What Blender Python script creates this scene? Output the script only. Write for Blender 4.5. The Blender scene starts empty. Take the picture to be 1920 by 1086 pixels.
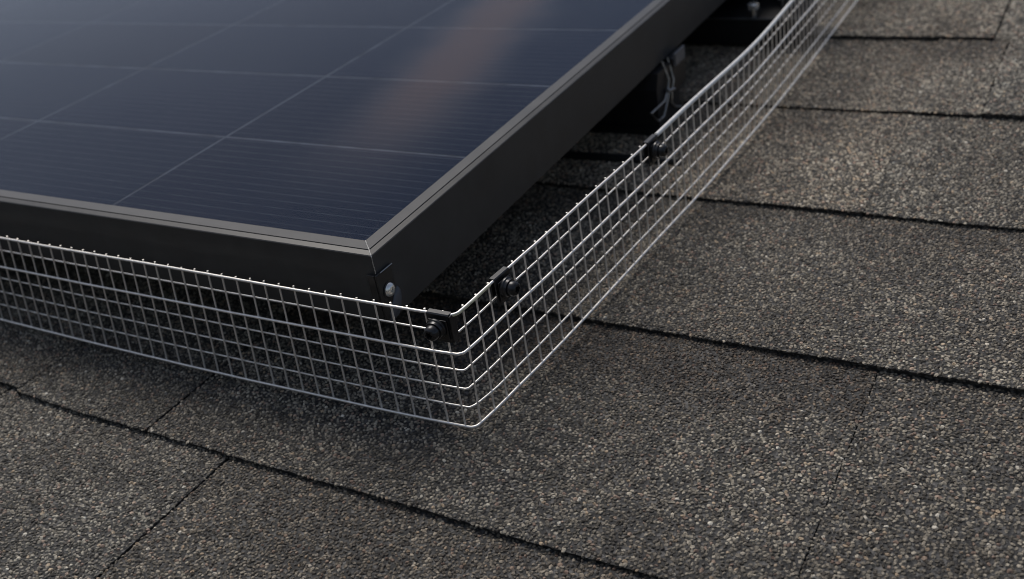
import bpy, math, random
import numpy as np
from mathutils import Matrix, Vector, Euler, noise

random.seed(7)
np.random.seed(7)
S = bpy.context.scene
COL = S.collection
PI = math.pi

# ------------------------------------------------------------------ frame of reference
# Everything is laid out in roof coordinates (x along the courses, y up the slope, z = roof normal,
# origin = the top outer corner of the panel frame) and the whole place is then pitched like a roof.
PITCH = math.radians(18)
TILT = Matrix.Rotation(PITCH, 4, 'X')
H = 0.0805            # panel top face above the shingles
HF = 0.0357           # depth of the panel frame

# ------------------------------------------------------------------ camera
cd = bpy.data.cameras.new('camera')
cam = bpy.data.objects.new('camera', cd)
COL.objects.link(cam)
R = ((0.867539, 0.47412663, -0.15026648), (0.13458106, -0.51462619, -0.84678676), (-0.47881522, 0.71439752, -0.51026676))
C = Vector((0.2646517, -0.29209679, 0.20200985))
m = Matrix.Identity(4)
for i in range(3):
    m[i][0] = R[0][i]
    m[i][1] = -R[1][i]
    m[i][2] = -R[2][i]
    m[i][3] = C[i]
cam.matrix_world = TILT @ m
cd.sensor_width = 36
cd.lens = 36 * 1910.54 / 1920
cd.clip_start = 0.01
cd.clip_end = 500
cd.dof.use_dof = True
cd.dof.focus_distance = 0.425
cd.dof.aperture_fstop = 11
S.camera = cam

# ------------------------------------------------------------------ sky, sun, exposure
SUN_DIR = (TILT.to_3x3() @ Vector((-0.45, 0.42, 0.82))).normalized()   # towards the veiled sun
sun_el = math.asin(SUN_DIR.z)
sun_az = math.atan2(SUN_DIR.x, SUN_DIR.y)
W = bpy.data.worlds.new('World')
S.world = W
W.use_nodes = True
nt = W.node_tree
nt.nodes.clear()
sky = nt.nodes.new('ShaderNodeTexSky')
sky.sky_type = 'NISHITA'
sky.sun_disc = False
sky.sun_elevation = sun_el
sky.sun_rotation = sun_az
sky.air_density = 1.0
sky.dust_density = 3.0
hs = nt.nodes.new('ShaderNodeHueSaturation')
hs.inputs['Saturation'].default_value = 0.84
bg = nt.nodes.new('ShaderNodeBackground')
bg.inputs['Strength'].default_value = 0.068
wo = nt.nodes.new('ShaderNodeOutputWorld')
nt.links.new(sky.outputs['Color'], hs.inputs['Color'])
nt.links.new(hs.outputs['Color'], bg.inputs['Color'])
nt.links.new(bg.outputs['Background'], wo.inputs['Surface'])

sd = bpy.data.lights.new('sun', 'SUN')
sd.energy = 1.5
sd.angle = math.radians(26)
sd.color = (1.0, 0.955, 0.89)
sun = bpy.data.objects.new('sun', sd)
COL.objects.link(sun)
sun.rotation_euler = (-SUN_DIR).to_track_quat('-Z', 'Y').to_euler()
sun.location = SUN_DIR * 5

S.view_settings.view_transform = 'Standard'
S.view_settings.look = 'None'
S.view_settings.gamma = 1
S.view_settings.use_curve_mapping = False
S.view_settings.exposure = 0.55
S.cycles.filter_width = 0.95
S.cycles.use_denoising = True

# ------------------------------------------------------------------ material helpers
def mat(name):
    ma = bpy.data.materials.new(name)
    ma.use_nodes = True
    t = ma.node_tree
    return ma, t, t.nodes['Principled BSDF']

def node(t, kind, **kw):
    n = t.nodes.new(kind)
    for k, v in kw.items():
        if hasattr(n, k):
            setattr(n, k, v)
        else:
            n.inputs[k].default_value = v
    return n

def ramp(t, stops, interp='LINEAR'):
    r = t.nodes.new('ShaderNodeValToRGB')
    cr = r.color_ramp
    cr.interpolation = interp
    while len(cr.elements) < len(stops):
        cr.elements.new(0.5)
    for e, (p, c) in zip(cr.elements, stops):
        e.position = p
        e.color = tuple(c) + (1,) if len(c) == 3 else c
    return r

def coord(t, scale=(1, 1, 1), rot=(0, 0, 0), loc=(0, 0, 0)):
    tc = t.nodes.new('ShaderNodeTexCoord')
    mp = t.nodes.new('ShaderNodeMapping')
    mp.inputs['Scale'].default_value = scale
    mp.inputs['Rotation'].default_value = rot
    mp.inputs['Location'].default_value = loc
    t.links.new(tc.outputs['Object'], mp.inputs['Vector'])
    return mp.outputs['Vector']

def noise_tex(t, vec, scale, detail=4, rough=0.55):
    n = t.nodes.new('ShaderNodeTexNoise')
    n.inputs['Scale'].default_value = scale
    n.inputs['Detail'].default_value = detail
    n.inputs['Roughness'].default_value = rough
    if vec is not None:
        t.links.new(vec, n.inputs['Vector'])
    return n

def bump(t, p, height, strength, dist):
    b = t.nodes.new('ShaderNodeBump')
    b.inputs['Strength'].default_value = strength
    b.inputs['Distance'].default_value = dist
    t.links.new(height, b.inputs['Height'])
    t.links.new(b.outputs['Normal'], p.inputs['Normal'])
    return b

def mixrgb(t, blend, fac, a, b):
    n = t.nodes.new('ShaderNodeMix')
    n.data_type = 'RGBA'
    n.blend_type = blend
    for sock, v in ((n.inputs[0], fac), (n.inputs[6], a), (n.inputs[7], b)):
        if hasattr(v, 'links') or isinstance(v, bpy.types.NodeSocket):
            t.links.new(v, sock)
        elif isinstance(v, (int, float)):
            sock.default_value = v
        else:
            sock.default_value = tuple(v) + (1,)
    return n.outputs[2]

def simple(name, col, rough, metal=0.0, spec=0.5, nscale=300, namp=0.25, bstr=0.0, bdist=0.0002):
    ma, t, p = mat(name)
    v = coord(t)
    n = noise_tex(t, v, nscale, 5)
    lo = tuple(c * (1 - namp) for c in col)
    hi = tuple(min(1, c * (1 + namp)) for c in col)
    r = ramp(t, [(0.3, lo), (0.7, hi)])
    t.links.new(n.outputs['Fac'], r.inputs['Fac'])
    t.links.new(r.outputs['Color'], p.inputs['Base Color'])
    p.inputs['Metallic'].default_value = metal
    p.inputs['Specular IOR Level'].default_value = spec
    n2 = noise_tex(t, v, nscale * 0.35, 4)
    rr = t.nodes.new('ShaderNodeMapRange')
    rr.inputs['To Min'].default_value = max(0.02, rough - 0.1)
    rr.inputs['To Max'].default_value = min(1, rough + 0.1)
    t.links.new(n2.outputs['Fac'], rr.inputs['Value'])
    t.links.new(rr.outputs['Result'], p.inputs['Roughness'])
    if bstr:
        bump(t, p, n.outputs['Fac'], bstr, bdist)
    return ma

# granules: every grain has its own colour, patches of the roof differ a little in shade
def granule_material():
    ma, t, p = mat('roof_granules')
    oi = t.nodes.new('ShaderNodeObjectInfo')
    r = ramp(t, [(0.0, (0.051, 0.043, 0.033)), (0.16, (0.094, 0.082, 0.063)), (0.36, (0.153, 0.134, 0.104)),
                 (0.58, (0.209, 0.183, 0.142)), (0.76, (0.267, 0.236, 0.184)), (0.87, (0.357, 0.317, 0.249)),
                 (0.905, (0.250, 0.182, 0.135)), (0.935, (0.178, 0.123, 0.092)), (0.962, (0.316, 0.241, 0.162)),
                 (0.992, (0.469, 0.433, 0.360))], 'CONSTANT')
    t.links.new(oi.outputs['Random'], r.inputs['Fac'])
    n = noise_tex(t, oi.outputs['Location'], 11, 4)
    r2 = ramp(t, [(0.34, (0.70, 0.67, 0.645)), (0.64, (1.20, 1.20, 1.20))])
    t.links.new(n.outputs['Fac'], r2.inputs['Fac'])
    n3 = noise_tex(t, oi.outputs['Location'], 90, 2)
    r3 = ramp(t, [(0.35, (0.80, 0.80, 0.80)), (0.65, (1.12, 1.12, 1.12))])
    t.links.new(n3.outputs['Fac'], r3.inputs['Fac'])
    c = mixrgb(t, 'MULTIPLY', 1.0, r.outputs['Color'], r2.outputs['Color'])
    c = mixrgb(t, 'MULTIPLY', 1.0, c, r3.outputs['Color'])
    at = t.nodes.new('ShaderNodeAttribute')
    at.attribute_type = 'INSTANCER'
    at.attribute_name = 'tone'
    c = mixrgb(t, 'MULTIPLY', 1.0, c, at.outputs['Color'])
    t.links.new(c, p.inputs['Base Color'])
    p.inputs['Roughness'].default_value = 0.62
    p.inputs['Specular IOR Level'].default_value = 0.45
    return ma

def asphalt_material():
    ma, t, p = mat('shingle_asphalt')
    v = coord(t)
    vo = t.nodes.new('ShaderNodeTexVoronoi')
    vo.inputs['Scale'].default_value = 750
    t.links.new(v, vo.inputs['Vector'])
    r = ramp(t, [(0.0, (0.012, 0.0115, 0.011)), (0.55, (0.020, 0.0195, 0.019)), (0.8, (0.055, 0.053, 0.050)), (1.0, (0.10, 0.095, 0.09))])
    sep = t.nodes.new('ShaderNodeSeparateColor')
    t.links.new(vo.outputs['Color'], sep.inputs['Color'])
    t.links.new(sep.outputs['Red'], r.inputs['Fac'])
    t.links.new(r.outputs['Color'], p.inputs['Base Color'])
    p.inputs['Roughness'].default_value = 0.8
    bump(t, p, vo.outputs['Distance'], 0.8, 0.0006)
    return ma

def wire_material():
    ma, t, p = mat('stainless_wire')
    v = coord(t)
    n = noise_tex(t, v, 420, 4)
    r = ramp(t, [(0.3, (0.70, 0.675, 0.64)), (0.7, (0.90, 0.87, 0.83))])
    t.links.new(n.outputs['Fac'], r.inputs['Fac'])
    t.links.new(r.outputs['Color'], p.inputs['Base Color'])
    p.inputs['Metallic'].default_value = 0.7
    rr = t.nodes.new('ShaderNodeMapRange')
    rr.inputs['To Min'].default_value = 0.30
    rr.inputs['To Max'].default_value = 0.55
    n2 = noise_tex(t, v, 150, 3)
    t.links.new(n2.outputs['Fac'], rr.inputs['Value'])
    t.links.new(rr.outputs['Result'], p.inputs['Roughness'])
    bump(t, p, n.outputs['Fac'], 0.25, 0.0001)
    return ma

def frame_material():
    ma, t, p = mat('black_anodised_frame')
    v = coord(t, (1, 1, 1))
    n = noise_tex(t, v, 55, 6, 0.62)
    r = ramp(t, [(0.3, (0.038, 0.0372, 0.036)), (0.7, (0.054, 0.053, 0.0515))])
    t.links.new(n.outputs['Fac'], r.inputs['Fac'])
    n3 = noise_tex(t, v, 900, 3, 0.7)
    r3 = ramp(t, [(0.66, (0, 0, 0)), (0.78, (1, 1, 1))])
    t.links.new(n3.outputs['Fac'], r3.inputs['Fac'])
    c = mixrgb(t, 'MIX', r3.outputs['Color'], r.outputs['Color'], (0.055, 0.054, 0.052))
    t.links.new(c, p.inputs['Base Color'])
    rr = t.nodes.new('ShaderNodeMapRange')
    rr.inputs['To Min'].default_value = 0.30
    rr.inputs['To Max'].default_value = 0.46
    t.links.new(n.outputs['Fac'], rr.inputs['Value'])
    t.links.new(rr.outputs['Result'], p.inputs['Roughness'])
    p.inputs['Specular IOR Level'].default_value = 0.25
    p.inputs['Coat Weight'].default_value = 0.0
    p.inputs['Coat Roughness'].default_value = 0.30
    p.inputs['Coat IOR'].default_value = 1.6
    return ma

CELL_X, CELL_Y = 0.1725, 0.0982       # pitch of the half cells
def cell_material():
    ma, t, p = mat('solar_cell')
    v = coord(t)
    sx = t.nodes.new('ShaderNodeSeparateXYZ')
    t.links.new(v, sx.inputs['Vector'])
    # printed contact fingers running along x
    mul = node(t, 'ShaderNodeMath', operation='MULTIPLY')
    mul.inputs[1].default_value = 1 / 0.0068
    t.links.new(sx.outputs['Y'], mul.inputs[0])
    fr = node(t, 'ShaderNodeMath', operation='FRACT')
    t.links.new(mul.outputs[0], fr.inputs[0])
    pp = node(t, 'ShaderNodeMath', operation='PINGPONG')
    pp.inputs[1].default_value = 0.5
    t.links.new(fr.outputs[0], pp.inputs[0])
    r = ramp(t, [(0.030, (1, 1, 1)), (0.060, (0, 0, 0))])
    t.links.new(pp.outputs[0], r.inputs['Fac'])
    n = noise_tex(t, coord(t, (90, 1600, 1)), 1, 3)
    nr = ramp(t, [(0.35, (0.15, 0.15, 0.15)), (0.65, (1, 1, 1))])
    t.links.new(n.outputs['Fac'], nr.inputs['Fac'])
    fac = mixrgb(t, 'MULTIPLY', 1.0, r.outputs['Color'], nr.outputs['Color'])
    oi = t.nodes.new('ShaderNodeObjectInfo')
    cr = ramp(t, [(0.0, (0.0010, 0.0064, 0.022)), (0.5, (0.0012, 0.0076, 0.026)), (1.0, (0.0018, 0.0084, 0.025))])
    t.links.new(oi.outputs['Random'], cr.inputs['Fac'])
    c = mixrgb(t, 'MIX', fac, cr.outputs['Color'], (0.030, 0.042, 0.062))
    t.links.new(c, p.inputs['Base Color'])
    # the cells are bonded to the glass, so they have no air-side gloss of their own
    df = t.nodes.new('ShaderNodeBsdfDiffuse')
    t.links.new(c, df.inputs['Color'])
    t.links.new(df.outputs['BSDF'], t.nodes['Material Output'].inputs['Surface'])
    return ma

def glass_material():
    # textured solar glass: Fresnel mix of a soft reflection and a clear view of the cells, plus a thin film of dried dust and a painted-in warm reflection
    ma = bpy.data.materials.new('solar_glass')
    ma.use_nodes = True
    t = ma.node_tree
    t.nodes.clear()
    out = t.nodes.new('ShaderNodeOutputMaterial')
    tr = t.nodes.new('ShaderNodeBsdfTransparent')
    gl = t.nodes.new('ShaderNodeBsdfGlossy')
    gl.inputs['Color'].default_value = (1, 1, 1, 1)
    fz = t.nodes.new('ShaderNodeFresnel')
    fz.inputs['IOR'].default_value = 1.12
    mx = t.nodes.new('ShaderNodeMixShader')
    v = coord(t)
    n = noise_tex(t, v, 1900, 2, 0.6)
    b = t.nodes.new('ShaderNodeBump')
    b.inputs['Strength'].default_value = 0.10
    b.inputs['Distance'].default_value = 0.0004
    t.links.new(n.outputs['Fac'], b.inputs['Height'])
    t.links.new(b.outputs['Normal'], gl.inputs['Normal'])
    gl.inputs['Roughness'].default_value = 0.07
    t.links.new(fz.outputs['Fac'], mx.inputs['Fac'])
    t.links.new(tr.outputs['BSDF'], mx.inputs[1])
    t.links.new(gl.outputs['BSDF'], mx.inputs[2])
    # overall cloudy dust film, and a warm reflection painted near the right edge
    df = t.nodes.new('ShaderNodeBsdfDiffuse')
    n1 = noise_tex(t, v, 9, 5, 0.6)
    film = ramp(t, [(0.35, (0.001,) * 3), (0.7, (0.012,) * 3)])
    t.links.new(n1.outputs['Fac'], film.inputs['Fac'])
    sx = t.nodes.new('ShaderNodeSeparateXYZ')
    t.links.new(v, sx.inputs['Vector'])
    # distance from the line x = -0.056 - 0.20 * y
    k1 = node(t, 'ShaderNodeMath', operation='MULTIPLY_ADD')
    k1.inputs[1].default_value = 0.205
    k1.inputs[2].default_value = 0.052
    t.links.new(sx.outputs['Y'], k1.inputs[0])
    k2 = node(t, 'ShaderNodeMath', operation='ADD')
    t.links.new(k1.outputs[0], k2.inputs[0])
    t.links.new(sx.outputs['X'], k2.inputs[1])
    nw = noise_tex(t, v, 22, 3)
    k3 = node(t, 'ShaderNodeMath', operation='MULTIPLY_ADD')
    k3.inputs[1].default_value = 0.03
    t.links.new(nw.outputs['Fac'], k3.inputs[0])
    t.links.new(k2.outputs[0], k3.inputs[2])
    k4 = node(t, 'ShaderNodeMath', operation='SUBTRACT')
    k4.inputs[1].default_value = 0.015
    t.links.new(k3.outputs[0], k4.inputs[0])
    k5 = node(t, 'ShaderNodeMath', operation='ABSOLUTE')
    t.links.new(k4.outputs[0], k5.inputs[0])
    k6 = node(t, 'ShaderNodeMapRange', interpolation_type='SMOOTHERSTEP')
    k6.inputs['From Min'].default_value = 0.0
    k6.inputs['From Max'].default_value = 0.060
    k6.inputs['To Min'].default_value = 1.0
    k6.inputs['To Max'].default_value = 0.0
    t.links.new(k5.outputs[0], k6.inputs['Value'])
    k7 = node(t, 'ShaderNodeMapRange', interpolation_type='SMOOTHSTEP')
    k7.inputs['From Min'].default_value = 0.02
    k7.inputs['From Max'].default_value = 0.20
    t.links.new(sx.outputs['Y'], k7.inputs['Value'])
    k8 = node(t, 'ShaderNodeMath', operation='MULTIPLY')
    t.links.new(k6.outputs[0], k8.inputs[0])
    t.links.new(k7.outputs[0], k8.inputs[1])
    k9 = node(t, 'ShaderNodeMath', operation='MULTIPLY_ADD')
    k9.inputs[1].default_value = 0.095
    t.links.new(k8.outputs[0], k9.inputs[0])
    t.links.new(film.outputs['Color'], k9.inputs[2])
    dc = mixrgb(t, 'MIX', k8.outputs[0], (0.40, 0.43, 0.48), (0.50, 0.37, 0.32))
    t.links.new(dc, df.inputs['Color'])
    # tiny grains of dust
    ng = noise_tex(t, v, 2600, 2, 0.5)
    gr = ramp(t, [(0.60, (0, 0, 0)), (0.74, (0.07, 0.07, 0.07))])
    t.links.new(ng.outputs['Fac'], gr.inputs['Fac'])
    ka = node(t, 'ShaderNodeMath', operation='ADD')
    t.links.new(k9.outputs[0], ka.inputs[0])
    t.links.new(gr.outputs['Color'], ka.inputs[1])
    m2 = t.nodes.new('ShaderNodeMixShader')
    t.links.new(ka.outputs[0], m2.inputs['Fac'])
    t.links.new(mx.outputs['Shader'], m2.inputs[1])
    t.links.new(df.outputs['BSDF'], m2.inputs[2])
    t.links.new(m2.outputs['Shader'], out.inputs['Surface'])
    return ma

M_GRAN = granule_material()
M_ASPH = asphalt_material()
M_WIRE = wire_material()
M_FRAME = frame_material()
M_CELL = cell_material()
M_GLASS = glass_material()
M_BACK = simple('backsheet', (0.044, 0.056, 0.080), 0.9, spec=0.0, nscale=60, namp=0.5)
M_SEAM = simple('scraped_seam', (0.42, 0.41, 0.39), 0.5, metal=0.6, nscale=900, namp=0.6)
M_BLACK = simple('black_coated_metal', (0.012, 0.012, 0.013), 0.36, spec=0.5, nscale=500, bstr=0.15)
M_BOLT = simple('black_oxide_bolt', (0.022, 0.022, 0.024), 0.30, metal=0.35, nscale=600)
M_SILVER = simple('zinc_screw', (0.84, 0.82, 0.77), 0.22, metal=0.75, nscale=500, namp=0.15)
M_FILM = simple('grey_blue_sealant', (0.075, 0.082, 0.095), 0.38, nscale=260, bstr=0.3, bdist=0.0004)
M_RAIL = simple('black_rail', (0.010, 0.010, 0.011), 0.45, nscale=120)
M_STEEL = simple('grey_steel', (0.40, 0.40, 0.40), 0.38, metal=1.0, nscale=300)
M_HOOK = simple('dull_hook_steel', (0.34, 0.34, 0.33), 0.42, metal=0.9, nscale=300)
M_CABLE = simple('black_cable', (0.012, 0.012, 0.012), 0.5, nscale=400)

# ------------------------------------------------------------------ object helpers
def mesh_obj(name, verts, faces, material, parent=None, smooth=False, auto=None):
    me = bpy.data.meshes.new(name)
    me.from_pydata([tuple(v) for v in verts], [], faces)
    me.update()
    if smooth:
        me.shade_smooth()
        if auto:
            me.set_sharp_from_angle(angle=math.radians(auto))
    if material:
        me.materials.append(material)
    o = bpy.data.objects.new(name, me)
    COL.objects.link(o)
    if parent:
        o.parent = parent
    return o

def thing(name, label, cat, loc=(0, 0, 0), matrix=None, group=None):
    o = bpy.data.objects.new(name, None)
    COL.objects.link(o)
    o.empty_display_size = 0.02
    if matrix is not None:
        o.matrix_world = matrix
    else:
        o.location = loc
    o['label'] = label
    if cat:
        o['category'] = cat
    if group:
        o['group'] = group
    return o

class MB:
    def __init__(self):
        self.v, self.f = [], []
    def box(self, x0, x1, y0, y1, z0, z1, bev=0.0):
        b = len(self.v)
        if bev <= 0:
            self.v += [(x, y, z) for z in (z0, z1) for y in (y0, y1) for x in (x0, x1)]
            q = [(0, 2, 3, 1), (4, 5, 7, 6), (0, 1, 5, 4), (2, 6, 7, 3), (0, 4, 6, 2), (1, 3, 7, 5)]
            self.f += [tuple(b + i for i in f) for f in q]
            return self
        # chamfered box
        import bmesh
        bm = bmesh.new()
        bmesh.ops.create_cube(bm, size=1)
        for vv in bm.verts:
            vv.co = Vector(((x0 + x1) / 2 + vv.co.x * (x1 - x0), (y0 + y1) / 2 + vv.co.y * (y1 - y0), (z0 + z1) / 2 + vv.co.z * (z1 - z0)))
        bmesh.ops.bevel(bm, geom=bm.edges[:], offset=bev, segments=2, affect='EDGES', profile=0.5)
        bm.verts.index_update()
        self.v += [tuple(vv.co) for vv in bm.verts]
        self.f += [tuple(b + vv.index for vv in f.verts) for f in bm.faces]
        bm.free()
        return self
    def tube(self, pts, r, n=8, caps=True):
        pts = [Vector(p) for p in pts]
        b = len(self.v)
        up = None
        for i, p in enumerate(pts):
            a = pts[max(0, i - 1)]
            c = pts[min(len(pts) - 1, i + 1)]
            d = (c - a).normalized()
            if up is None:
                up = Vector((0, 0, 1)) if abs(d.z) < 0.9 else Vector((1, 0, 0))
            s = d.cross(up).normalized()
            up = s.cross(d).normalized()
            for k in range(n):
                an = 2 * PI * k / n
                self.v.append(p + (s * math.cos(an) + up * math.sin(an)) * r)
        for i in range(len(pts) - 1):
            for k in range(n):
                k2 = (k + 1) % n
                self.f.append((b + i * n + k, b + i * n + k2, b + (i + 1) * n + k2, b + (i + 1) * n + k))
        if caps:
            self.f.append(tuple(b + k for k in range(n)))
            self.f.append(tuple(b + (len(pts) - 1) * n + k for k in reversed(range(n))))
        return self
    def extrude(self, poly, x0, x1, closed=True):
        # poly: (y, z) outline, extruded along x
        b = len(self.v)
        n = len(poly)
        self.v += [(x0, y, z) for y, z in poly] + [(x1, y, z) for y, z in poly]
        for i in range(n):
            j = (i + 1) % n
            self.f.append((b + i, b + j, b + n + j, b + n + i))
        self.f.append(tuple(b + i for i in reversed(range(n))))
        self.f.append(tuple(b + n + i for i in range(n)))
        return self
    def lathe(self, rings, n=30, axis='y', centre=(0, 0, 0)):
        # rings: (radius function or number, offset along axis)
        b = len(self.v)
        for r, h in rings:
            for k in range(n):
                a = 2 * PI * k / n
                rr = r(a) if callable(r) else r
                u, w = rr * math.cos(a), rr * math.sin(a)
                p = {'y': (u, h, w), 'z': (u, w, h), 'x': (h, u, w)}[axis]
                self.v.append((p[0] + centre[0], p[1] + centre[1], p[2] + centre[2]))
        for i in range(len(rings) - 1):
            for k in range(n):
                k2 = (k + 1) % n
                self.f.append((b + i * n + k, b + i * n + k2, b + (i + 1) * n + k2, b + (i + 1) * n + k))
        self.f.append(tuple(b + k for k in reversed(range(n))))
        self.f.append(tuple(b + (len(rings) - 1) * n + k for k in range(n)))
        return self
    def build(self, name, material, parent=None, smooth=False, auto=None):
        import bmesh
        o = mesh_obj(name, self.v, self.f, None, parent)
        bm = bmesh.new()
        bm.from_mesh(o.data)
        bmesh.ops.recalc_face_normals(bm, faces=bm.faces[:])
        bm.to_mesh(o.data)
        bm.free()
        if smooth:
            o.data.shade_smooth()
            if auto:
                o.data.set_sharp_from_angle(angle=math.radians(auto))
        o.data.materials.append(material)
        return o

# ------------------------------------------------------------------ roof: deck and shingles
EXPO = 0.1436
roof = thing('roof', 'dark grey granule coated asphalt shingle roof in level courses', None)
roof['kind'] = 'structure'
deck = mesh_obj('roof_deck', [(-4, -2.5, -H - 0.012), (4, -2.5, -H - 0.012), (4, 4.5, -H - 0.012), (-4, 4.5, -H - 0.012)], [(0, 1, 2, 3)], M_ASPH)
deck['kind'] = 'structure'
deck['label'] = 'black roof deck underneath the asphalt shingles'

def granule_group():
    g = bpy.data.node_groups.new('granule_scatter', 'GeometryNodeTree')
    it = g.interface
    it.new_socket('Geometry', in_out='INPUT', socket_type='NodeSocketGeometry')
    s1 = it.new_socket('Spacing', in_out='INPUT', socket_type='NodeSocketFloat')
    s2 = it.new_socket('Size', in_out='INPUT', socket_type='NodeSocketFloat')
    s3 = it.new_socket('Seed', in_out='INPUT', socket_type='NodeSocketInt')
    s4 = it.new_socket('Density', in_out='INPUT', socket_type='NodeSocketFloat')
    s5 = it.new_socket('Tone', in_out='INPUT', socket_type='NodeSocketColor')
    s6 = it.new_socket('Band', in_out='INPUT', socket_type='NodeSocketFloat')
    s7 = it.new_socket('Butt', in_out='INPUT', socket_type='NodeSocketFloat')
    it.new_socket('Geometry', in_out='OUTPUT', socket_type='NodeSocketGeometry')
    N, L = g.nodes, g.links
    gi = N.new('NodeGroupInput')
    go = N.new('NodeGroupOutput')
    dp = N.new('GeometryNodeDistributePointsOnFaces')
    dp.distribute_method = 'POISSON'
    L.new(gi.outputs['Geometry'], dp.inputs['Mesh'])
    L.new(gi.outputs['Spacing'], dp.inputs['Distance Min'])
    L.new(gi.outputs['Density'], dp.inputs['Density Max'])
    L.new(gi.outputs['Seed'], dp.inputs['Seed'])
    ico = N.new('GeometryNodeMeshIcoSphere')
    ico.inputs['Radius'].default_value = 1.0
    ico.inputs['Subdivisions'].default_value = 2
    rp = N.new('FunctionNodeRandomValue')
    rp.data_type = 'FLOAT_VECTOR'
    rp.inputs['Min'].default_value = (-0.24, -0.24, -0.24)
    rp.inputs['Max'].default_value = (0.24, 0.24, 0.24)
    sp = N.new('GeometryNodeSetPosition')
    L.new(ico.outputs['Mesh'], sp.inputs['Geometry'])
    L.new(rp.outputs['Value'], sp.inputs['Offset'])
    sm = N.new('GeometryNodeSetMaterial')
    sm.inputs['Material'].default_value = M_GRAN
    L.new(sp.outputs['Geometry'], sm.inputs['Geometry'])
    io = N.new('GeometryNodeInstanceOnPoints')
    L.new(dp.outputs['Points'], io.inputs['Points'])
    L.new(sm.outputs['Geometry'], io.inputs['Instance'])
    rr = N.new('FunctionNodeRandomValue')
    rr.data_type = 'FLOAT_VECTOR'
    rr.inputs['Min'].default_value = (-0.5, -0.5, 0)
    rr.inputs['Max'].default_value = (0.5, 0.5, 6.283)
    L.new(rr.outputs['Value'], io.inputs['Rotation'])
    rs = N.new('FunctionNodeRandomValue')
    rs.data_type = 'FLOAT_VECTOR'
    rs.inputs['Min'].default_value = (0.62, 0.48, 0.42)
    rs.inputs['Max'].default_value = (1.30, 1.00, 0.85)
    rs.inputs['Seed'].default_value = 3
    vm = N.new('ShaderNodeVectorMath')
    vm.operation = 'SCALE'
    L.new(rs.outputs['Value'], vm.inputs[0])
    L.new(gi.outputs['Size'], vm.inputs['Scale'])
    L.new(vm.outputs['Vector'], io.inputs['Scale'])
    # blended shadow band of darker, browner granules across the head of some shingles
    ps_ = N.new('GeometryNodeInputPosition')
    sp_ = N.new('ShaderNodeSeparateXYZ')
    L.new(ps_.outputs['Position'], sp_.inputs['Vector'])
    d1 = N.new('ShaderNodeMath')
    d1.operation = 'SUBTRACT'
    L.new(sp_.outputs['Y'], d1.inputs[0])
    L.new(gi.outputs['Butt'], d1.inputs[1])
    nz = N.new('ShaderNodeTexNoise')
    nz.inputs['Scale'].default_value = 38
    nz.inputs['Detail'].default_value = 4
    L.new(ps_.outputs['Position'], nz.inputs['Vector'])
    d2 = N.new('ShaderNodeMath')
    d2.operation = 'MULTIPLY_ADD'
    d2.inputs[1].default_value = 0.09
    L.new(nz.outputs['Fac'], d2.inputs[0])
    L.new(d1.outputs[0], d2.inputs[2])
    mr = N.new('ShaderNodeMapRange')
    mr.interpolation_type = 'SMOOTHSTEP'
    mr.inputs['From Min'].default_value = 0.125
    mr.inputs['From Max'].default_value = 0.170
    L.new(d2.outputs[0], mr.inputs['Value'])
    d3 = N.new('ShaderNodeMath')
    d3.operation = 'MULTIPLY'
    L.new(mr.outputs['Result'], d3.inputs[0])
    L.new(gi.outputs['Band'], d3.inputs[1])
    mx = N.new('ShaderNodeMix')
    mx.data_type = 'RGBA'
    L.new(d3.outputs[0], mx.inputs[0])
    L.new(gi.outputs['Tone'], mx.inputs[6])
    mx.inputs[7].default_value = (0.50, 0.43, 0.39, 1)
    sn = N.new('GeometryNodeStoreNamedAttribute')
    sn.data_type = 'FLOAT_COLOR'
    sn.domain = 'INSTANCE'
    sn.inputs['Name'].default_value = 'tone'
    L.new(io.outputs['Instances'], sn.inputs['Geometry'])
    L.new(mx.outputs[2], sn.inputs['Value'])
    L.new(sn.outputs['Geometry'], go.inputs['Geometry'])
    return g, {'Spacing': s1.identifier, 'Size': s2.identifier, 'Seed': s3.identifier, 'Density': s4.identifier, 'Tone': s5.identifier, 'Band': s6.identifier, 'Butt': s7.identifier}
GG, GID = granule_group()

THICK = 0.0020
def wav(x, y, k):
    return noise.noise(Vector((x * 9 + k, y * 9, k * 1.7))) * 0.0005 + noise.noise(Vector((x * 30, y * 30, k))) * 0.00022

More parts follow.
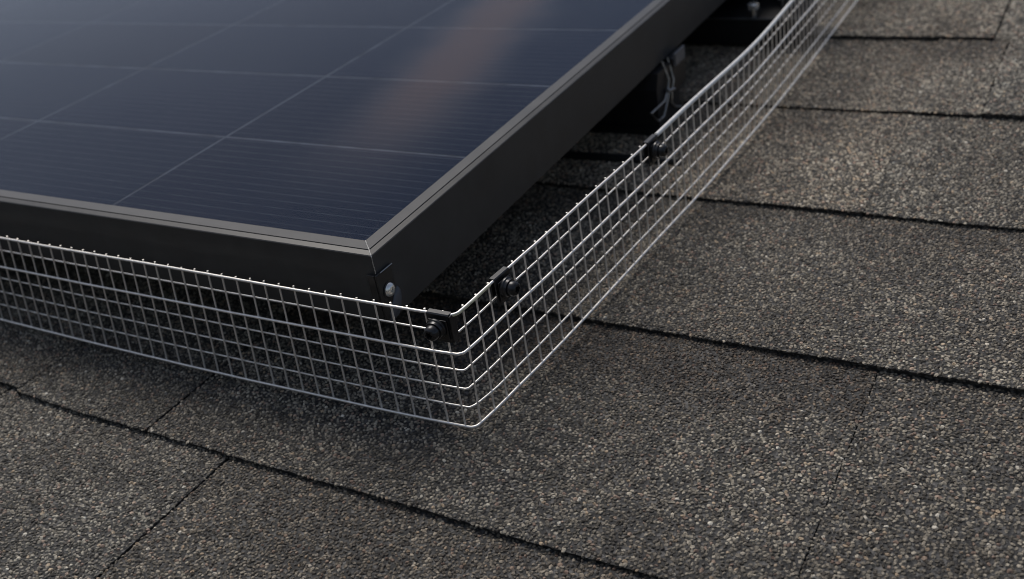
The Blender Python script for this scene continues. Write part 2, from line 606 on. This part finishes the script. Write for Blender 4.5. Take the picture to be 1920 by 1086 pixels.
n_shingle = [0]
rng = random.Random(11)
def shingle(x0, x1, c, lift=0.0, grains=None, skew=0.0, drop=0.0, tone=None, band=None):
    """One shingle: butt edge at y = c, runs up the slope under the next course."""
    k = n_shingle[0]
    n_shingle[0] += 1
    nx = max(6, int((x1 - x0) / 0.0045))
    ny = 14
    y_end = c + EXPO + 0.022
    xs = np.linspace(x0, x1, nx + 1)
    V = []
    def edge(x):      # ragged, slightly wandering butt line
        return (noise.noise(Vector((x * 25, k * 3.1, 0))) * 0.0008 + noise.noise(Vector((x * 170, k, 4))) * 0.00055
                + noise.noise(Vector((x * 520, k, 9))) * 0.00035 + skew * (x - (x0 + x1) / 2) - drop)
    def side(y, s):
        return noise.noise(Vector((y * 120, k + s * 11, 2))) * 0.00035
    def top(x, y):
        return -H + lift - 0.0027 * (y - c) / EXPO + wav(x, y, k) + noise.noise(Vector((x * 14, k, 0))) * 0.0005 * max(0, 1 - (y - c) / 0.03)
    ts = np.concatenate([[0, 0.008, 0.03], np.linspace(0.08, 1, ny - 2)])
    ny = len(ts) - 1
    for j, tt in enumerate(ts):
        for i, x in enumerate(xs):
            y = c + tt * (y_end - c) + edge(x) * (1 - tt) ** 8
            xx = x + (side(y, 0) if i == 0 else side(y, 1) if i == nx else 0)
            rnd = 0.0004 if j == 0 else 0.0
            V.append((xx, y, top(x, y) - rnd))
    n_top = len(V)
    F = []
    for j in range(ny):
        for i in range(nx):
            a = j * (nx + 1) + i
            F.append((a, a + 1, a + nx + 2, a + nx + 1))
    topF = list(F)
    # butt face and side faces (irregular torn edge), no underside needed but closed for honesty
    th = THICK + lift
    b0 = len(V)
    for i, x in enumerate(xs):
        p = V[i]
        V.append((p[0], p[1] + 0.0006 + noise.noise(Vector((x * 300, k, 7))) * 0.0005, p[2] - th * 0.5))
    for i, x in enumerate(xs):
        p = V[i]
        V.append((p[0], p[1] + 0.0010, p[2] - th - 0.0012))
    for i in range(nx):
        F.append((i, b0 + i, b0 + i + 1, i + 1))
        F.append((b0 + i, b0 + nx + 1 + i, b0 + nx + 2 + i, b0 + i + 1))
    for i, flip in ((0, False), (nx, True)):
        s0 = len(V)
        for j in range(ny + 1):
            p = V[j * (nx + 1) + i]
            V.append((p[0], p[1], p[2] - th - 0.001))
        for j in range(ny):
            q = (j * (nx + 1) + i, (j + 1) * (nx + 1) + i, s0 + j + 1, s0 + j)
            F.append(q if flip else q[::-1])
    o = mesh_obj('shingle', V, F, M_ASPH, roof, smooth=True, auto=40)
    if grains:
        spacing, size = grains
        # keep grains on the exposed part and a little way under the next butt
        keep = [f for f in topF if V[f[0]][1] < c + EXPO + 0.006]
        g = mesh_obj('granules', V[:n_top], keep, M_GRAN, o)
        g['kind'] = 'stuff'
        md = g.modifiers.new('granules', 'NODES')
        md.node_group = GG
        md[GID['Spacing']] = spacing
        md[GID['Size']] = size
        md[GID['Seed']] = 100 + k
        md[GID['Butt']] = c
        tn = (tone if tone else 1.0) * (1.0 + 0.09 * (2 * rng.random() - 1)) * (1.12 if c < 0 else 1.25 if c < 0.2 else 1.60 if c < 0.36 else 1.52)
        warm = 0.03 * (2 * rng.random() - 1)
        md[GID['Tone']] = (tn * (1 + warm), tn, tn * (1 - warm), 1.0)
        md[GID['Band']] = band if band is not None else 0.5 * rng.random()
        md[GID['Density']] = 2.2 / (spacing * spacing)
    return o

GAP = 0.0006
FINE, MID, FAR = (0.00134, 0.00092), (0.00138, 0.00098), (0.00152, 0.00116)
def course(c, joints, grains, props=None, gaps=None):
    props = props or {}
    gaps = gaps or {}
    for i in range(len(joints) - 1):
        x0, x1 = joints[i] + gaps.get(i, GAP), joints[i + 1] - gaps.get(i + 1, GAP)
        shingle(x0, x1, c, grains=grains[i] if isinstance(grains, list) else grains, **props.get(i, {}))

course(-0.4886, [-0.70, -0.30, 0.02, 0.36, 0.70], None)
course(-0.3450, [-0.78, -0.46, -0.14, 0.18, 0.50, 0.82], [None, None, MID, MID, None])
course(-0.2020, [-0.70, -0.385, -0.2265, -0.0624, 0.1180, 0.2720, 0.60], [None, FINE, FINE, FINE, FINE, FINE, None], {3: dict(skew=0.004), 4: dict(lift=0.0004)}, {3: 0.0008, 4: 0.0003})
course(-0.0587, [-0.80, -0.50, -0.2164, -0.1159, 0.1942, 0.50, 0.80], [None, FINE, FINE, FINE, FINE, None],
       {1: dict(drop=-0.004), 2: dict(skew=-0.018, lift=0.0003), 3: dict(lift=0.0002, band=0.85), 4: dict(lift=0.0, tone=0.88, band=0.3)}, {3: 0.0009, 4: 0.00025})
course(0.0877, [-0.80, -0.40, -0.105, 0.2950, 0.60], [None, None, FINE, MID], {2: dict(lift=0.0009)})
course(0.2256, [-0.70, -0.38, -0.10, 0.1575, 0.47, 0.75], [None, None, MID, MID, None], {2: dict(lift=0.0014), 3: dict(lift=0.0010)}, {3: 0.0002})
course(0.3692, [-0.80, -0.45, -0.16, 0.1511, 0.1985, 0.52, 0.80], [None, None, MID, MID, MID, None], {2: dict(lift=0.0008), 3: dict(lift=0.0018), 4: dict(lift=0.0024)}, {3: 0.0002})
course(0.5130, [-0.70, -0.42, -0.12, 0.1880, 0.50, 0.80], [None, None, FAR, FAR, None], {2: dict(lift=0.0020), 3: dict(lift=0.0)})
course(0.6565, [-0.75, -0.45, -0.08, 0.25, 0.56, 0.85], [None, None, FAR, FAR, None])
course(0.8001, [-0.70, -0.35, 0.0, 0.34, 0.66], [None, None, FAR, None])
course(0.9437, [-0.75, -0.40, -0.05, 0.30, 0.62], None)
course(1.0873, [-0.70, -0.35, 0.0, 0.34, 0.66], None)

# ------------------------------------------------------------------ solar panel
PW, PL = 6 * CELL_X + 0.024, 18 * CELL_Y + 0.026     # size over the frame
panel = thing('solar_panel', 'large dark blue solar panel in a black frame, raised above the shingles', 'solar panel', (0, 0, 0))
# cross-section of the frame rail: d = distance inwards from the outer face, z = height
LIP, GRV = 0.0106, 0.0034
prof = [(0.0, -HF), (0.0, -0.0010), (0.0004, -0.0006), (GRV - 0.0002, 0.0), (GRV, -0.0004), (GRV + 0.0003, -0.0004),
        (GRV + 0.0005, 0.0001), (LIP - 0.0003, 0.0001), (LIP, -0.0002), (LIP, -0.0022), (0.0018, -0.0080), (0.0018, -HF + 0.0018), (0.026, -HF + 0.0018), (0.026, -HF)]
def frame_rail(a, b, inward):
    a, b, inward = Vector(a), Vector(b), Vector(inward)
    d = (b - a).normalized()
    V, F = [], []
    n = len(prof)
    for q, z in prof:
        V.append(a + inward * q + d * (q + 0.00012) + Vector((0, 0, z)))
    for q, z in prof:
        V.append(b + inward * q - d * (q + 0.00012) + Vector((0, 0, z)))
    for i in range(n):
        j = (i + 1) % n
        F.append((i, j, n + j, n + i))
    F.append(tuple(range(n)))
    F.append(tuple(reversed(range(n, 2 * n))))
    mb = MB()
    mb.v, mb.f = V, F
    return mb.build('frame_rail', M_FRAME, panel)
frame_rail((-PW, 0, 0), (0, 0, 0), (0, 1, 0))
frame_rail((0, 0, 0), (0, PL, 0), (-1, 0, 0))
frame_rail((0, PL, 0), (-PW, PL, 0), (0, -1, 0))
frame_rail((-PW, PL, 0), (-PW, 0, 0), (1, 0, 0))
MB().box(-PW + 0.0022, -0.0022, 0.0022, PL - 0.0022, -0.0078, -0.00415).build('backsheet', M_BACK, panel)
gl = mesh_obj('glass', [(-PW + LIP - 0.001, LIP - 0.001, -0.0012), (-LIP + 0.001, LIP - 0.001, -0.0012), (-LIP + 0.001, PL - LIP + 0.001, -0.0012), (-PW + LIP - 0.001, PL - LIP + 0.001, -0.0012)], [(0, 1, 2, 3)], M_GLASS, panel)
CG = 0.0011
cm = MB().box(-CELL_X + CG, -CG, CG, CELL_Y - CG, -0.0050, -0.0040)
cell0 = None
for j in range(18):
    for i in range(6):
        loc = (-0.0113 - i * CELL_X, 0.0072 + j * CELL_Y, 0)
        if cell0 is None:
            c_ = cell0 = cm.build('solar_cell', M_CELL, panel)
        else:
            c_ = cell0.copy()
            COL.objects.link(c_)
            c_.parent = panel
        c_.location = loc
# scraped mitre joint at the near corner
ps = [(-LIP + 0.0004, LIP - 0.0004, 0.0002), (-GRV, GRV, 0.0001), (-0.0006, 0.0006, -0.0004), (0.0001, -0.0001, -0.0012), (0.0001, -0.0001, -0.0095)]
pts = []
for a, b in zip(ps[:-1], ps[1:]):
    for q in np.linspace(0, 1, 9)[:-1]:
        p = Vector(a).lerp(Vector(b), q)
        pts.append(p + Vector((random.uniform(-1, 1), random.uniform(-1, 1), 0)) * 0.00008)
pts.append(Vector(ps[-1]))
MB().tube(pts, 0.00022, 5).build('corner_seam', M_SEAM, panel)

# ------------------------------------------------------------------ wire guard
guard = thing('wire_guard', 'silver welded wire mesh guard bent around the panel corner down to the shingles', 'wire mesh', (0.0425, -0.010, -H + 0.0045))
g_off = Vector(guard.location)
Z_TOP, Z_BOT = -0.0176, -H + 0.0046
def Xr(t, y):
    top = np.interp(y, [-0.012, 0.0021, 0.0185, 0.0356, 0.0752, 0.1234, 0.1659, 0.2277, 0.275, 0.3079, 0.35, 0.4092, 0.6, 0.9],
                    [0.0436, 0.0451, 0.0458, 0.0477, 0.0511, 0.0546, 0.0581, 0.0616, 0.0655, 0.0681, 0.0684, 0.0676, 0.069, 0.071])
    bot = np.interp(y, [-0.012, 0.0125, 0.0614, 0.1083, 0.16, 0.2197, 0.2902, 0.3741, 0.4743, 0.5953, 0.9],
                    [0.0432, 0.0466, 0.0514, 0.0548, 0.058, 0.0627, 0.0657, 0.0688, 0.0697, 0.0702, 0.0715])
    return top * (1 - t) + bot * t
def Yf(t, x):
    bot = np.interp(x, [-0.5, -0.29, -0.20, -0.08, 0.0, 0.03, 0.045], [-0.0110, -0.0118, -0.0134, -0.0131, -0.0118, -0.0108, -0.0100])
    top = np.interp(x, [-0.5, -0.2, 0.03, 0.045], [-0.0090, -0.0095, -0.0092, -0.0085])
    return top * (1 - t) + bot * t
X0, Y1 = -0.46, 0.80
RB = 0.0029
def path(t):
    """(x, y) centre line of the mesh sheet at height fraction t, plus outward normals."""
    yc = Yf(t, 0.04)
    xc = Xr(t, yc + RB)
    P = [(x, Yf(t, x)) for x in np.linspace(X0, xc - RB, 60)]
    yc = Yf(t, xc - RB)
    for a in np.linspace(-90, 0, 9)[1:]:
        P.append((xc - RB + RB * math.cos(math.radians(a)), yc + RB + RB * math.sin(math.radians(a))))
    n0 = len(P)
    ys = np.concatenate([np.arange(yc + RB + 0.004, 0.45, 0.006), np.arange(0.452, Y1, 0.02)])
    xs = np.array([Xr(t, y) for y in ys])
    ker = np.ones(9) / 9
    xs2 = np.convolve(np.pad(xs, 4, mode='edge'), ker, mode='valid')
    w = np.clip((ys - yc - RB) / 0.03, 0, 1)
    xs = xs * (1 - w) + xs2 * w
    P += list(zip(xs, ys))
    P = np.array(P)
    d = np.gradient(P, axis=0)
    d /= np.linalg.norm(d, axis=1)[:, None]
    Nn = np.stack([d[:, 1], -d[:, 0]], 1)
    return P, Nn, n0
R_THICK, R_THIN, R_VERT = 0.00066, 0.00046, 0.00047
for k in range(7):
    t = k / 6
    P, Nn, n0 = path(t)
    thick = k in (0, 2, 6)
    r = R_THICK if thick else R_THIN
    out = (r + R_VERT) * 0.93
    pts = []
    for i, (p, n_) in enumerate(zip(P, Nn)):
        off = out if thick else -out
        if k == 5:
            s_ = min(1, max(0, (i - n0 + 2) / 4))
            off = -out + 2 * out * s_
        z = Z_TOP + (Z_BOT - Z_TOP) * t
        sag = noise.noise(Vector((p[0] * 12, p[1] * 12, k * 0.8))) * 0.00035
        jit = noise.noise(Vector((p[0] * 90, p[1] * 90, k * 2.3))) * 0.00012
        pts.append(Vector((p[0] + n_[0] * (off + jit), p[1] + n_[1] * (off + jit), z + sag)) - g_off)
    MB().tube(pts, r, 8).build('horizontal_wire', M_WIRE, guard, smooth=True, auto=50)

vert_len = Z_TOP - Z_BOT + 0.0030
vb = MB().tube([(0, 0, -0.5), (0, 0, 0.0), (0, 0, 0.5)], 1, 8)
vert0 = None
def vertical(bot, top, stub=0.0016):
    global vert0
    d = top - bot
    top = top + d.normalized() * stub
    bot = bot - d.normalized() * 0.0014
    q = (top - bot).to_track_quat('Z', 'Y').to_matrix().to_4x4()
    mm = Matrix.Translation((top + bot) / 2 - g_off) @ q @ Matrix.Diagonal((R_VERT, R_VERT, (top - bot).length, 1))
    if vert0 is None:
        o = vert0 = vb.build('vertical_wire', M_WIRE, guard, smooth=True, auto=50)
    else:
        o = vert0.copy()
        COL.objects.link(o)
        o.parent = guard
    o.matrix_local = mm
def jr(s):
    return random.gauss(0, s)
x = -0.0147 - 0.00893 * 49
while x < 0.0396:
    sh = -0.011 * max(0, -x) / 0.25
    a = Vector((x + sh + jr(0.0002), Yf(1, x + sh), Z_BOT))
    b = Vector((x + jr(0.0002), Yf(0, x), Z_TOP))
    vertical(a, b, 0.00095 * random.uniform(0.5, 1.2))
    x += 0.00893
y = -0.0026
pt, pb = path(0)[0], path(1)[0]
def xat(P, y):
    q = P[P[:, 0] > 0.0405]
    return float(np.interp(y, q[:, 1], q[:, 0]))
while y < Y1 - 0.01:
    yb = y - 0.003 * math.exp(-y / 0.1)
    vertical(Vector((xat(pb, yb), yb + jr(0.0002), Z_BOT)), Vector((xat(pt, y), y + jr(0.0002), Z_TOP)), 0.00095 * random.uniform(0.4, 1.2) if y < 0.17 else 0.0004)
    y += 0.0095

# pale yellow sleeve on the top wire between the two corner clips
sl = MB()
P_, N_, n_ = path(0)
pp = []
for p, q in zip(P_, N_):
    if p[0] > 0.0425 and p[1] < 0.0185:
        o_ = (R_THICK + R_VERT) * 0.93
        pp.append(Vector((p[0] + q[0] * o_, p[1] + q[1] * o_, Z_TOP)) - g_off)
ys_ = sl.tube(pp, R_THICK + 0.00012, 8).build('wire_sleeve', simple('pale_yellow_coating', (0.62, 0.59, 0.40), 0.4, nscale=400), guard, True, 50)
ys_['label'] = 'pale yellow coated stretch of the top wire'

# two lengths of pale tube slipped over the top wire further up the slope
M_TUBE = simple('pale_edge_tube', (0.74, 0.73, 0.70), 0.35, metal=0.2, nscale=300, namp=0.12)
for ya, yb in ((0.1760, 0.2300), (0.2308, 0.795)):
    pp = []
    for y_ in np.linspace(ya, yb, max(6, int((yb - ya) / 0.008))):
        x_ = xat(P_, y_)
        pp.append(Vector((x_ + (R_THICK + R_VERT) * 0.93, y_, Z_TOP + noise.noise(Vector((x_ * 12, y_ * 12, 0))) * 0.00035)) - g_off)
    MB().tube(pp, 0.00125, 10).build('edge_tube', M_TUBE, guard, True, 50)

# ------------------------------------------------------------------ mesh clips
def star(r0, amp, lobes, ph=0.0):
    return lambda a: r0 * (1 + amp * math.cos(lobes * a + ph))
def mesh_clip(label, pos, tangent, side_flange):
    t = Vector(tangent).normalized()
    up = Vector((0, 0, 1))
    n = t.cross(up).normalized()      # outwards
    mm = Matrix((t, n, up)).transposed().to_4x4()
    mm.translation = Vector(pos)
    r = thing('mesh_clip', label, 'mesh clip', matrix=mm, group='black bolted clips on the top wire of the mesh')
    # folded sheet hooked over the top wire
    e = 0.0008
    o = [(-0.0010, -0.0085), (-0.0010, 0.0005), (-0.0005, 0.0010), (0.0019, 0.0010), (0.0024, 0.0005), (0.0024, -0.0128)]
    i_ = [(0.0024 - e, -0.0128), (0.0024 - e, 0.0002), (0.0015, 0.0004), (-0.0001, 0.0004), (-0.0010 + e, 0.0002), (-0.0010 + e, -0.0085)]
    pl = MB().extrude(o + i_, -0.0054, 0.0054)
    pl.build('clip_plate', M_BLACK, r)
    MB().box(-0.0044, 0.0046, 0.0026, 0.0034, -0.0112, -0.0014, 0.0003).build('backing_plate', M_BLACK, r)
    if side_flange:
        MB().box(0.0055, 0.0062, -0.0018, 0.0024, -0.0126, 0.0003, 0.0002).build('side_flange', M_BLACK, r)
    c = (-0.0004, 0.0, -0.0052)
    MB().lathe([(0.0010, 0.0037), (0.0046, 0.0037), (0.0048, 0.0041), (0.0047, 0.0048), (0.0041, 0.0052), (0.0039, 0.0064), (0.0028, 0.0065)], 30, 'y', c).build('washer', M_BOLT, r, True, 35)
    b = MB().lathe([(0.0012, 0.0066), (0.0033, 0.0066), (0.0034, 0.0070), (0.0033, 0.0083), (0.0029, 0.0094), (0.0023, 0.0099),
                    (star(0.0015, 0.20, 6), 0.0100), (star(0.0014, 0.20, 6), 0.0080)], 36, 'y', c)
    b.build('bolt', M_BOLT, r, True, 32)
    return r
mesh_clip('black bolted clip on the front mesh, right at the bent corner', (0.0376, -0.0092, Z_TOP + 0.0002), (1, 0.0, 0), True)
def clip_right(y, label):
    a, b = Xr(0, y - 0.006), Xr(0, y + 0.006)
    mesh_clip(label, (Xr(0, y), y, Z_TOP + 0.0002), (b - a, 0.012, 0), False)
clip_right(0.0245, 'black bolted clip on the side mesh, just past the bent corner')
clip_right(0.1690, 'black bolted clip on the side mesh, halfway along beside the dangling wire')

# ------------------------------------------------------------------ corner bracket with the silver screw
cb = thing('corner_bracket', 'small black bracket with a silver screw on the near panel corner', 'bracket', (0.0, 0.005, -0.020))
def cbb(x0, x1, y0, y1, z0, z1, bv=0.0):
    return MB().box(x0, x1, y0 - 0.005, y1 - 0.005, z0 + 0.020, z1 + 0.020, bv)
cbb(0.0002, 0.0011, -0.0016, 0.0100, -0.0335, -0.0098, 0.0003).build('bracket_plate', M_BLACK, cb)
cbb(-0.0040, 0.0001, -0.0018, -0.0006, -0.0345, -0.0098, 0.0003).build('folded_side', M_BLACK, cb)
MB().tube([(0.0012, -0.0035, 0.0102), (0.0012, 0.0055, 0.0099)], 0.0003, 6).build('top_edge', M_STEEL, cb)
sc = (0, -0.0006, 0.0000)
MB().lathe([(0.0012, 0.0010), (0.0039, 0.0010), (0.0039, 0.0014), (0.0030, 0.0015)], 32, 'x', sc).build('washer', M_BOLT, cb, True, 35)
MB().lathe([(0.0012, 0.0015), (0.0032, 0.0015), (0.0033, 0.0019), (0.0029, 0.0027), (0.0022, 0.0032), (0.0017, 0.0034),
            (star(0.0011, 0.38, 4, 0.6), 0.00345), (star(0.0009, 0.38, 4, 0.6), 0.0022)], 40, 'x', sc).build('screw', M_SILVER, cb, True, 30)
# curled flap of grey sealant hanging under the screw
V, F = [], []
outline = [(-0.0018, -0.0085), (0.0004, -0.0066), (0.0024, -0.0038), (0.0042, -0.0024), (0.0062, -0.0022), (0.0072, -0.0042), (0.0070, -0.0075), (0.0050, -0.0115), (0.0020, -0.0150), (-0.0025, -0.0158), (-0.0042, -0.0150), (-0.0034, -0.0110)]
cy = sum(p[0] for p in outline) / len(outline)
cz = sum(p[1] for p in outline) / len(outline)
rings = [(1.0, 0.0002), (0.98, 0.0012), (0.86, 0.0018), (0.5, 0.0021)]
for s_, xo in rings:
    for (yy, zz) in outline:
        V.append((xo + noise.noise(Vector((yy * 300, zz * 300, s_))) * 0.0003, cy + (yy - cy) * s_, cz + (zz - cz) * s_))
nn = len(outline)
for q in range(len(rings) - 1):
    for i in range(nn):
        j = (i + 1) % nn
        F.append((q * nn + i, q * nn + j, (q + 1) * nn + j, (q + 1) * nn + i))
F.append(tuple((len(rings) - 1) * nn + i for i in range(nn)))
mb = MB()
mb.v, mb.f = V, F
mb.build('sealant_flap', M_FILM, cb, True, 60)

# ------------------------------------------------------------------ under the panel: rails, bolts, cable, hanging wire clip
ra = thing('mounting_rail', 'black mounting rail under the panel, ending behind the dangling wire', 'mounting rail', (0, 0.33, -H), group='black mounting rails under the panel')
MB().extrude([(-0.020, 0.001), (-0.020, 0.032), (-0.016, 0.0425), (0.016, 0.0425), (0.020, 0.032), (0.020, 0.001)], -0.95, 0.004).build('rail_body', M_RAIL, ra)
MB().extrude([(-0.0225, 0.0005), (-0.0225, 0.006), (-0.0203, 0.006), (-0.0203, 0.0005)], -0.95, 0.006).build('rail_flange', M_RAIL, ra)
rb = thing('mounting_rail', 'black ledged mounting rail under the panel, carrying two silver bolts', 'mounting rail', (0, 0.51, -H), group='black mounting rails under the panel')
MB().extrude([(-0.022, 0.001), (-0.022, 0.0225), (0.026, 0.0225), (0.026, 0.001)], -0.95, 0.052).build('rail_body', M_RAIL, rb)
MB().extrude([(0.0262, 0.001), (0.0262, 0.066), (0.032, 0.066), (0.032, 0.001)], -0.95, 0.047).build('rail_wall', M_RAIL, rb)
MB().box(0.036, 0.0445, -0.004, 0.026, 0.0228, 0.060, 0.0006).build('end_post', simple('grey_post', (0.10, 0.10, 0.105), 0.45, nscale=200), rb)
MB().tube([(-0.3, -0.0222, 0.0225), (0.052, -0.0222, 0.0225)], 0.0009, 6).build('rail_lip', simple('worn_rail_edge', (0.05, 0.05, 0.05), 0.4, nscale=300), rb)
def rail_bolt(x, y, label):
    b = thing('rail_bolt', label, 'bolt', (x, y, -H + 0.0226), group='silver bolts on the far rail')
    MB().lathe([(0.0028, 0.0), (0.0028, 0.006), (0.0024, 0.0063)], 16, 'z').build('shank', M_STEEL, b, True, 40)
    MB().lathe([(lambda a: 0.0046 / max(math.cos((a % (PI / 3)) - PI / 6), 0.5) * 0.9, 0.0064), (lambda a: 0.0046 / max(math.cos((a % (PI / 3)) - PI / 6), 0.5) * 0.9, 0.0100), (0.0036, 0.0108)], 24, 'z').build('bolt_head', M_SILVER, b, True, 25)
    return b
rail_bolt(0.0125, 0.494, 'silver hex bolt standing on the rail ledge, clear of the frame')
rail_bolt(0.0290, 0.520, 'silver hex bolt on the rail, cut by the top of the picture')
cab = MB()
pts = [(x, 0.266 + 0.0025 * math.sin(x * 18), -H + 0.0022 + 0.0006 * math.sin(x * 11)) for x in np.linspace(-0.8, 0.034, 60)]
o = cab.tube(pts, 0.0032, 10).build('power_cable', M_CABLE, None, True, 60)
o['label'] = 'thin black cable lying on the shingles under the panel edge'
o['category'] = 'cable'
wc = thing('wire_clip', 'bent silver wire clip with a small plate dangling under the panel edge', 'cable clip', (0.004, 0.335, -HF))
def wcl(pts):
    return [(x - 0.004, y - 0.335, z + HF) for x, y, z in pts]
MB().tube(wcl([(0.002, 0.327, -0.034), (0.006, 0.3275, -0.047), (0.006, 0.3245, -0.0527), (0.006, 0.317, -0.0584), (0.006, 0.2930, -0.0573), (0.007, 0.302, -0.0665), (0.006, 0.3142, -0.068), (0.006, 0.322, -0.060), (0.006, 0.3265, -0.054)]), 0.0008, 8).build('hook_wire', M_HOOK, wc, True, 60)
MB().tube(wcl([(0.002, 0.337, -0.035), (0.006, 0.3357, -0.050), (0.006, 0.3315, -0.0564), (0.006, 0.3290, -0.0636), (0.006, 0.3351, -0.0696), (0.006, 0.3448, -0.0736)]), 0.0008, 8).build('hook_wire', M_HOOK, wc, True, 60)
MB().tube(wcl([(0.0068, 0.322, -0.0530), (0.0068, 0.3335, -0.0560)]), 0.0013, 8).build('crimp', M_STEEL, wc, True, 60)
MB().box(0.0015, 0.0035, 0.0035, 0.0215, -0.0060, 0.0030, 0.0004).build('tag_plate', simple('dull_plate', (0.13, 0.13, 0.135), 0.4, nscale=300), wc)
MB().box(-0.008, 0.0012, 0.0030, 0.0270, -0.0250, -0.0005, 0.0008).build('clip_body', M_BLACK, wc)

# ------------------------------------------------------------------ pitch the whole place like the roof it is
bpy.context.view_layer.update()
for o in list(S.objects):
    if o.parent is None and o.type not in ('CAMERA', 'LIGHT'):
        o.matrix_world = TILT @ o.matrix_world
